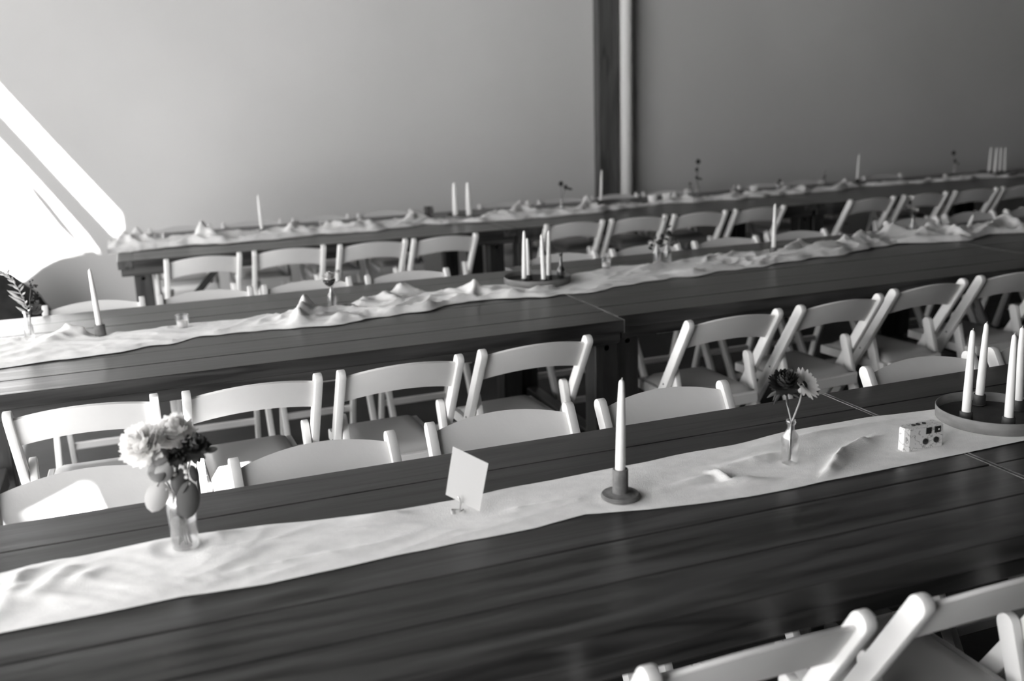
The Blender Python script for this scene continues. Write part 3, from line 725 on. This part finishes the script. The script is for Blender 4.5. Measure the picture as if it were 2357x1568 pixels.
# ================= second row
p = spot(70, 782, .028); bottle('slim glass bottle holding dry grass and berries at the left edge', p, .017, .115, .011, .05, square=False)
t = flower_thing('grass_plume', 'pale dry grass plume leaning left in the left edge bottle', p+Vector((.002, 0, .008)), 'foliage')
yv2 = p.y
stp = [inv(t, PY(*q_, yv2)) for q_ in [(72, 770), (68, 725), (55, 690), (40, 662), (18, 634), (8, 626)]]
stem(t, stp, .0012, 'grass')
rg = random.Random(5)
for k in range(26):
    u = 1+ (k/26)*3.9; i = int(u); q_ = stp[i].lerp(stp[min(i+1, 5)], u-i); s = 1 if k % 2 else -1
    q2 = q_ + Vector((s*rg.uniform(.008, .03) - .012, rg.uniform(-.01, .01), rg.uniform(.008, .03)))
    leaf(t, q_, q2, .006, 'grass', Vector((0, -1, .3)), 'grass_blade', 0)
for e_ in [((58, 700), (20, 680)), ((50, 690), (16, 668)), ((66, 722), (36, 706))]:
    leaf(t, inv(t, PY(*e_[0], yv2-.006)), inv(t, PY(*e_[1], yv2-.01)), .010, 'leafpale', Vector((0, -1, .3)), 'grass_blade', 0)
t = flower_thing('berry_sprig', 'dark berry sprig upright in the left edge bottle', p+Vector((-.002, .001, .008)), 'foliage')
stem(t, [inv(t, PY(*q_, yv2)) for q_ in [(71, 772), (70, 720), (68, 690), (72, 655)]], .001)
for cxy, nb, rad in [((76, 655), 12, 10), ((84, 683), 11, 11), ((82, 710), 16, 15)]:
    for k in range(nb):
        a_ = rg.uniform(0, 6.28); q_ = rad*math.sqrt(rg.random())
        b = bmesh.new(); c_ = inv(t, PY(cxy[0]+q_*math.cos(a_), cxy[1]+q_*math.sin(a_), yv2+rg.uniform(-.012, .012)))
        bmesh.ops.create_icosphere(b, subdivisions=1, radius=rg.uniform(.0025, .0042), matrix=Matrix.Translation(c_)); tube(b, [c_, inv(t, PY(70, cxy[1]+10, yv2))], .0005, 4); obj('berry', b, 'petaldark', t, True)
for e_ in [((74, 722), (100, 716)), ((74, 724), (96, 700)), ((72, 722), (42, 712)), ((74, 718), (90, 690))]:
    leaf(t, inv(t, PY(*e_[0], yv2)), inv(t, PY(*e_[1], yv2-.008)), .018, 'petaldark')
p = spot(232, 772, .03); cup_holder('mid-grey cup holder of the candle at the left of the second table', p, .0205, .043)
candle('white taper candle in a cup holder at the left of the second table', p+Vector((0, 0, .030)), .232, (0, math.radians(-2)))
p = spot(421, 754, .03); tumbler('short clear tumbler on the left half of the second runner', p, .026, .052)
p = spot(766, 712, .026); bottle('slim glass bottle with a round ball flower on the second table', p, .0155, .108, .008, .055)
t = flower_thing('flower_stem', 'round ball-shaped bloom in the slim bottle on the second table', p+Vector((.001, 0, .008)))
c = inv(t, PY(757, 641, p.y)); stem(t, [(0, 0, 0), (.002, 0, .085), c], .0017, 'stem'); pom_bloom(t, c, .029, 'petalpale', 7, Vector((-.2, -.2, 1)), .7, dens=1.4)
b = bmesh.new(); lathe(b, [(.004, -.034), (.016, -.027), (.0255, -.013), (.027, -.004), (.012, -.006)], 18, c); obj('dark_underside', b, 'petaldark', t, True)  # dark cup added so the underside of the ball bloom is dark
t = flower_thing('flower_stem', 'tiny bud rising beside the round ball flower', p+Vector((-.001, .001, .008)))
c = inv(t, PY(778, 626, p.y)); stem(t, [(0, 0, 0), (.001, 0, .095), inv(t, PY(783, 645, p.y)), c], .0009); pom_bloom(t, c, .010, 'petalgrey', 5)
p = spot(803, 709, .026)
t = thing('small_dish', 'little dark dish beside the slim bottle on the second table', 'dish', p)
b = bmesh.new(); lathe(b, [(.014, 0), (.026, .010), (.0275, .012), (.0255, .011), (.013, .004), (.001, .0035)], 28, cap=False); b.faces.new([v for v in b.verts if abs(v.co.z) < 1e-7]); obj('bowl', b, 'clay', t, 'auto')
b = bmesh.new(); lathe(b, [(.010, .004), (.019, .0072)], 20); obj('liner', b, 'tray', t)
# tray with four candles
cs = [PZ(1207, 653, TZ+.01), PZ(1217, 645, TZ+.01), PZ(1252, 655, TZ+.01), PZ(1263, 646, TZ+.01)]
tops = [(1206, 528), (1213, 545), (1246, 536), (1263, 527)]
cc = PZ(1237, 650, TZ); R2 = .155; flat_spots.append((cc.x, cc.y, R2))
tray('round dark tray of leaning candles at the joint of the second row', (cc.x, cc.y, SZ), R2, .03)
for c, tp, n_ in zip(cs, tops, ['leftmost', 'second', 'third', 'rightmost']):
    b0 = Vector((c.x, c.y, SZ+.0085)); cup_holder('dark cup of the %s candle on the second row tray' % n_, b0, .0165, .026, 'tray', 'cups on the second row tray')
    tpt = PY(*tp, c.y); h_ = tpt.z-(b0.z+.012); candle('white taper candle on the second row tray, %s of four' % n_, b0+Vector((0, 0, .0125)), h_-.008, (0, math.atan2(tpt.x-c.x, h_)))
p = spot(1292, 644, .03); bottle('tall smoked glass bottle just right of the second row tray', p, .020, .128, .007, .045, 'smoke', square=False)
p = spot(1278, 648, .012); 
p = spot(1395, 617, .03); tumbler('short clear tumbler on the second row right of the tray', p, .026, .05)
# two bottles with dark blooms
for k, (bx, lab) in enumerate([((1512, 608), 'left'), ((1536, 606), 'right')]):
    p = spot(*bx, .026); bottle('glass bottle with dark blooms in the second row, %s one of the pair' % lab, p, .017, .105 if k else .12, .009, .06)
    t = flower_thing('flower_stem', 'dark bloom and greenery in the %s bottle of the pair' % lab, p+Vector((0, 0, .008)))
    for j, (tx, ty, rr, mm_) in enumerate([((1518, 560), 0, .018, 'petaldark'), ((1500, 566), 0, .012, 'leafdark'), ((1508, 548), 0, .012, 'petalmid')] if not k else [((1530, 506), 0, .012, 'petalgrey'), ((1540, 540), 0, .020, 'petaldark'), ((1552, 552), 0, .014, 'leafdark'), ((1524, 545), 0, .014, 'petaldark')]):
        c = inv(t, PY(*tx, p.y-.01*j)); stem(t, [(0, 0, 0), (0, 0, .09), c], .0012); pom_bloom(t, c, rr, mm_, 4)
        leaf(t, c*.8, c*.8+Vector((.03*(-1)**j, -.01, .012)), .012, 'leafdark')
p = spot(1780, 586, .028); cup_holder('grey cup holder of the lone candle in the second row right half', p, .018, .04)
candle('white taper candle standing alone in the second row right half', p+Vector((0, 0, .028)), .235, (0, math.radians(.4)))
p = spot(2099, 541, .026); bottle('glass bottle with small daisies in the second row', p, .016, .11, .008, .055)
for k, (q_, rr, mm_) in enumerate([((2097, 456), .020, 'petal'), ((2102, 482), .018, 'petal'), ((2085, 480), .013, 'petalmid'), ((2112, 484), .014, 'petalgrey'), ((2094, 468), .015, 'petaldark')]):
    t = flower_thing('flower_stem', ['white daisy highest in the second row daisy bottle', 'white daisy below the top one in the daisy bottle', 'dim bloom at left of the daisy bottle', 'grey bloom at right of the daisy bottle', 'dark bloom in the middle of the daisy bottle'][k], p+Vector((.0015*k-.003, 0, .008)))
    c = inv(t, PY(*q_, p.y-.008*k+.01)); stem(t, [(0, 0, 0), (0, 0, .09), c], .0011)
    if mm_ == 'petal': daisy_bloom(t, c, rr, Vector((-.2+.3*k, -.6, .6)).normalized(), 'petal', 11)
    else: pom_bloom(t, c, rr, mm_, 4)
p = PZ(2227, 531, TZ+.02); flat_spots.append((p.x, p.y, .02))
p2 = spot(2227, 531, .02); cup_holder('low dark cup of the leaning candle stub near the right edge', p2, .015, .022, 'tray')
candle('short white candle stub leaning right near the right edge', p2+Vector((0, 0, .010)), .085, (0, math.radians(24)), .0115)

# ================= back row
p = spot(604, 541, .026); cup_holder('dark cup holder of the leftmost candle in the back row', p, .018, .04)
candle('white taper candle standing alone at the left of the back row', p+Vector((0, 0, .028)), .235, (0, math.radians(-1)))
for k, (q_, lab, mt_) in enumerate([((366, 560), 'short clear tumbler near the left end of the back row', 'glass'), ((745, 528), 'clear tumbler left of the candle pair in the back row', 'glass'), ((988, 506), 'dark smoked tumbler beside the candle pair in the back row', 'smoke')]):
    p = spot(*q_, .042); tumbler(lab, p, .032 if k < 2 else .036, .06 if k < 2 else .095, mt_, k < 2)
cc = PZ(1066, 501); flat_spots.append((cc.x, cc.y, .13)); tray('small dark round tray under the candle pair in the back row', (cc.x, cc.y, SZ), .12, .022)
for q_, tp, lab in [((1049, 500), (1050, 418), 'left'), ((1080, 500), (1081, 417), 'right')]:
    c = PZ(*q_, TZ+.01); b0 = Vector((c.x, c.y, SZ+.0085)); cup_holder('dark cup of the %s candle of the back row pair' % lab, b0, .0165, .024, 'tray', 'cups of the candle pair')
    tpt = PY(*tp, c.y); candle('thick white candle in the back row, %s of the pair' % lab, b0+Vector((0, 0, .011)), tpt.z-b0.z-.018, (0, 0), .021)
def small_flower(label, base_px, blooms, hbottle=.10, leafy=True):
    p = spot(*base_px, .026); bottle('glass bottle under ' + label[0], p, .016, hbottle, .008, .05)
    t = flower_thing('flower_stem', label[1], p+Vector((0, 0, .008)))
    for k, (q_, rr, mm_) in enumerate(blooms):
        c = inv(t, PY(*q_, p.y-.006*k)); stem(t, [(0, 0, 0), (0, 0, hbottle-.012), c], .0014); pom_bloom(t, c, rr, mm_, 4)
    if leafy: leaf(t, c, c+Vector((.05, -.01, -.012)), .016, 'leafdark')
small_flower(('the dark bloom left of the post', 'dark spreading bloom in the back row left of the post'), (1293, 492), [((1291, 425), .024, 'petaldark'), ((1302, 433), .022, 'leafdark')])
p = spot(1383, 470, .024); cup_holder('dark cup holder of the candle in front of the dark post', p, .016, .03, 'tray')
candle('white taper candle in front of the dark post', p+Vector((0, 0, .018)), .242, (0, math.radians(2.5)))
small_flower(('the tall dark bloom right of the post', 'tall dark bloom in the back row right of the post'), (1604, 447), [((1607, 374), .026, 'petaldark'), ((1604, 392), .020, 'petaldark'), ((1606, 398), .011, 'petalgrey'), ((1603, 410), .016, 'leafdark')])
small_flower(('the small dark sprig by the tall bloom', 'small dark sprig left of the tall dark bloom'), (1587, 450), [((1588, 424), .014, 'petaldark')], .06, False)
for q_, lab in [((1502, 468), 'white votive cup in the back row, left of two by the tall bloom'), ((1534, 464), 'white votive cup in the back row, right of two by the tall bloom'), ((1735, 445), 'white votive cup in the back row between two pale blooms')]:
    p = spot(*q_, .034); t = thing('votive_cup', lab, 'candle', p, 0, 'white votive cups in the back row')
    b = bmesh.new(); lathe(b, [(.026, 0), (.034, .03), (.036, .062), (.033, .062), (.031, .045), (.001, .045)], 24, cap=False); b.faces.new([v for v in b.verts if abs(v.co.z) < 1e-7]); obj('cup', b, 'cream', t, 'auto')
    b = bmesh.new(); lathe(b, [(.029, .046), (.029, .050)], 20); obj('wax', b, 'wax', t)
small_flower(('the pale bloom in the back row', 'pale bloom in the back row left of the white votive'), (1692, 451), [((1690, 430), .022, 'petalgrey'), ((1684, 438), .018, 'leafpale')], .05, False)
small_flower(('the dark sprig behind crumpled cloth', 'dark sprig with a pale bud right of the white votive'), (1790, 440), [((1795, 417), .018, 'petaldark'), ((1786, 421), .014, 'petalgrey')], .07, False)
small_flower(('the pale bud left of the back candle', 'pale bud and sprig left of the right-hand lone back candle'), (1894, 428), [((1897, 395), .018, 'petalgrey'), ((1886, 413), .018, 'leafpale'), ((1899, 406), .012, 'leafdark')], .07, False)
p = spot(1973, 420, .024); cup_holder('dark cup holder of the lone candle at the right of the back row', p, .016, .03, 'tray')
candle('white taper candle standing alone at the right of the back row', p+Vector((0, 0, .018)), .225, (0, math.radians(1.5)))
small_flower(('the dim dark bloom near the four candles', 'dim dark bloom left of the four back candles'), (2196, 402), [((2195, 354), .026, 'petaldark'), ((2198, 372), .022, 'petaldark'), ((2205, 378), .014, 'leafdark')], .10, False)
cc = PZ(2296, 401); flat_spots.append((cc.x, cc.y, .17)); tray('dark round tray under four slim candles in the back right corner', (cc.x, cc.y, SZ), .16, .022)
for q_, tp, lab in [((2276, 400), (2282, 337), 'leftmost'), ((2289, 403), (2295, 338), 'second'), ((2301, 400), (2305, 337), 'third'), ((2312, 400), (2315, 338), 'rightmost')]:
    c = PZ(*q_, TZ+.01); b0 = Vector((c.x, c.y, SZ+.0085)); cup_holder('dark cup of the %s of the four back candles' % lab, b0, .0165, .024, 'tray', 'cups of the four back candles')
    tpt = PY(*tp, c.y); h_ = tpt.z-b0.z-.018; candle('slim white candle in the back right corner, %s of four' % lab, b0+Vector((0, 0, .011)), h_, (0, math.atan2(tpt.x-c.x, h_)), .0125)

# ------------------------------------------------------------------ runners (after the flat spots are known)
near1 = [(-60, 1472), (0, 1460), (273, 1407), (426, 1375), (613, 1347), (800, 1305), (1060, 1250), (1234, 1217), (1347, 1185), (1500, 1174), (1721, 1146), (1806, 1129), (2204, 1048), (2357, 1015), (2500, 980)]
far1 = [(-60, 1335), (0, 1322), (72, 1303), (170, 1285), (383, 1241), (469, 1228), (639, 1208), (800, 1190), (882, 1181), (1044, 1152), (1172, 1125), (1416, 1078), (1603, 1040), (1684, 1027), (1806, 995), (2009, 960), (2167, 942), (2357, 917), (2500, 895)]
runner('table_runner', 'white cloth runner on the foreground tables, fairly smooth', near1, far1, -.42, 2.75,
       [(-.4, .012), (0.0, .010), (.5, .0045), (1.0, .0035), (2.7, .003)],
       [ridge((60, 1310), (10, 1400), .009, .022), ridge((170, 1305), (70, 1385), .010, .026), ridge((235, 1315), (170, 1350), .008, .022), ridge((60, 1296), (180, 1288), .012, .014), ridge((20, 1380), (200, 1385), .006, .02), ridge((1560, 1120), (1650, 1100), .010, .014), ridge((1640, 1092), (1680, 1112), .018, .014), ridge((1655, 1122), (1770, 1108), .014, .010), ridge((500, 1330), (900, 1250), .006, .012), ridge((560, 1260), (900, 1215), .006, .010), ridge((1100, 1190), (1340, 1150), .006, .012),
        ridge((1905, 1092), (1945, 1045), .024, .013), ridge((1945, 1045), (2010, 1012), .020, .014), ridge((2080, 1000), (2150, 990), .008, .015), bump(1180, 1112, .016, .012, .012), bump(495, 1235, .014, .05, .02, 0), bump(880, 1190, .010, .06, .02), bump(1750, 1060, .010, .12, .02, .05), bump(1900, 1000, .008, .18, .015, .05)], 520, 44, 1.0, .7)
near2 = [(-120, 880), (0, 856), (138, 826), (310, 805), (465, 776), (585, 764), (661, 758), (689, 755), (790, 748), (842, 736), (958, 719), (1090, 696), (1243, 685), (1307, 675), (1400, 667), (1506, 646), (1603, 637), (1798, 606), (1956, 584), (2070, 563), (2236, 554), (2326, 540), (2420, 530)]
far2 = [(-120, 795), (0, 783), (103, 774), (160, 768), (213, 766), (344, 759), (413, 750), (534, 738), (630, 725), (706, 716), (800, 706), (860, 694), (934, 684), (1066, 672), (1155, 655), (1230, 643), (1301, 637), (1379, 624), (1464, 612), (1522, 604), (1660, 590), (1737, 582), (1806, 575), (1928, 560), (2025, 548), (2160, 533), (2305, 518), (2420, 508)]
runner('table_runner', 'crumpled white cloth runner along the second row of tables', near2, far2, -.75, 4.9,
       [(-.7, .014), (.1, .012), (.45, .012), (.55, .032), (1.5, .034), (1.8, .014), (2.3, .012), (2.7, .030), (4.9, .036)],
       [bump(170, 775, .045, .10, .05, .1), bump(125, 790, .02, .06, .03, .5), ridge((690, 748), (712, 712), .055, .03), ridge((640, 722), (700, 716), .030, .03), ridge((712, 714), (745, 736), .014, .03), ridge((838, 700), (850, 686), .05, .03), ridge((850, 690), (920, 700), .03, .03), ridge((900, 692), (960, 682), .05, .035), ridge((960, 690), (1130, 680), .025, .03), ridge((1085, 694), (1100, 676), .03, .02), ridge((1130, 668), (1178, 652), .035, .03), ridge((1225, 680), (1262, 670), .035, .02), ridge((1255, 676), (1290, 664), .045, .02),
        ridge((1470, 628), (1530, 616), .03, .035), ridge((1540, 634), (1610, 630), .018, .025), ridge((1810, 588), (1850, 572), .04, .03), ridge((1850, 590), (1960, 572), .03, .03), ridge((1930, 570), (2010, 556), .045, .03), ridge((2022, 552), (2085, 548), .06, .03), ridge((1960, 582), (2060, 566), .03, .025), ridge((2110, 552), (2170, 536), .05, .035), ridge((2170, 540), (2225, 548), .05, .03), ridge((2250, 550), (2310, 522), .045, .035), ridge((2300, 524), (2357, 530), .04, .03)], 700, 44, 4.0, 1.2, .16)
near3 = [(225, 588), (262, 582), (316, 577), (355, 576), (450, 566), (527, 562), (640, 552), (688, 546), (743, 541), (826, 535), (906, 528), (1000, 517), (1094, 514), (1209, 505), (1360, 493), (1472, 477), (1537, 471), (1663, 462), (1817, 448), (1909, 442), (2000, 430), (2129, 422), (2273, 411), (2400, 402)]
far3 = [(225, 566), (262, 563), (330, 557), (420, 551), (620, 534), (760, 523), (900, 514), (1000, 507), (1120, 497), (1230, 490), (1376, 480), (1530, 466), (1700, 452), (1850, 441), (1960, 430), (2129, 418), (2273, 404), (2400, 397)]
runner('table_runner', 'crumpled white cloth runner along the back row of tables', near3, far3, -.21, 8.0,
       [(-.2, .045), (.5, .04), (2.0, .04), (4.5, .03), (8, .035)],
       [*[r_ for x_, y_, h_ in [(285,572,.05),(318,566,.06),(468,558,.07),(680,540,.05),(760,530,.05),(830,527,.04),(955,512,.055),(1135,502,.04),(1195,495,.07),(1352,484,.075),(1560,464,.06),(1700,452,.045),(1820,442,.05),(1940,434,.04),(2150,414,.07),(2340,402,.045)] for r_ in (ridge((x_-14, y_+4), (x_+8, y_-5), h_, .035), ridge((x_+2, y_-3), (x_+34, y_+2), h_*.6, .04))]], 640, 28, 9.0, 1.2, .18)

# dark bag slumped by the wall at the left edge
yb = 7.55
p0 = PY(-60, 735, yb); tp = PY(4, 626, yb); rt = PY(72, 730, yb)
t = thing('fabric_bag', 'dark fabric bundle slumped by the wall at the left edge', 'bag', (tp.x-.02, yb, 0))
b = bmesh.new(); prof = [(.34, 0), (.36, .06), (.30, .2), (.23, .36), (.15, tp.z-.10), (.07, tp.z-.02), (.02, tp.z)]
lathe(b, prof, 40)
for v in b.verts:
    a = math.atan2(v.co.y, v.co.x); k = 1+.10*math.sin(a*7+v.co.z*9)+.08*noise.noise((v.co.x*6, v.co.y*6, v.co.z*6)); v.co.x *= k; v.co.y *= k*.8
obj('body', b, 'bag', t, True)
b = bmesh.new(); tube(b, [(-.03, 0, tp.z-.01), (-.05, -.02, tp.z+.03), (.0, -.03, tp.z+.045), (.04, -.02, tp.z-.02)], .009, 8); obj('strap', b, 'bag', t, True)
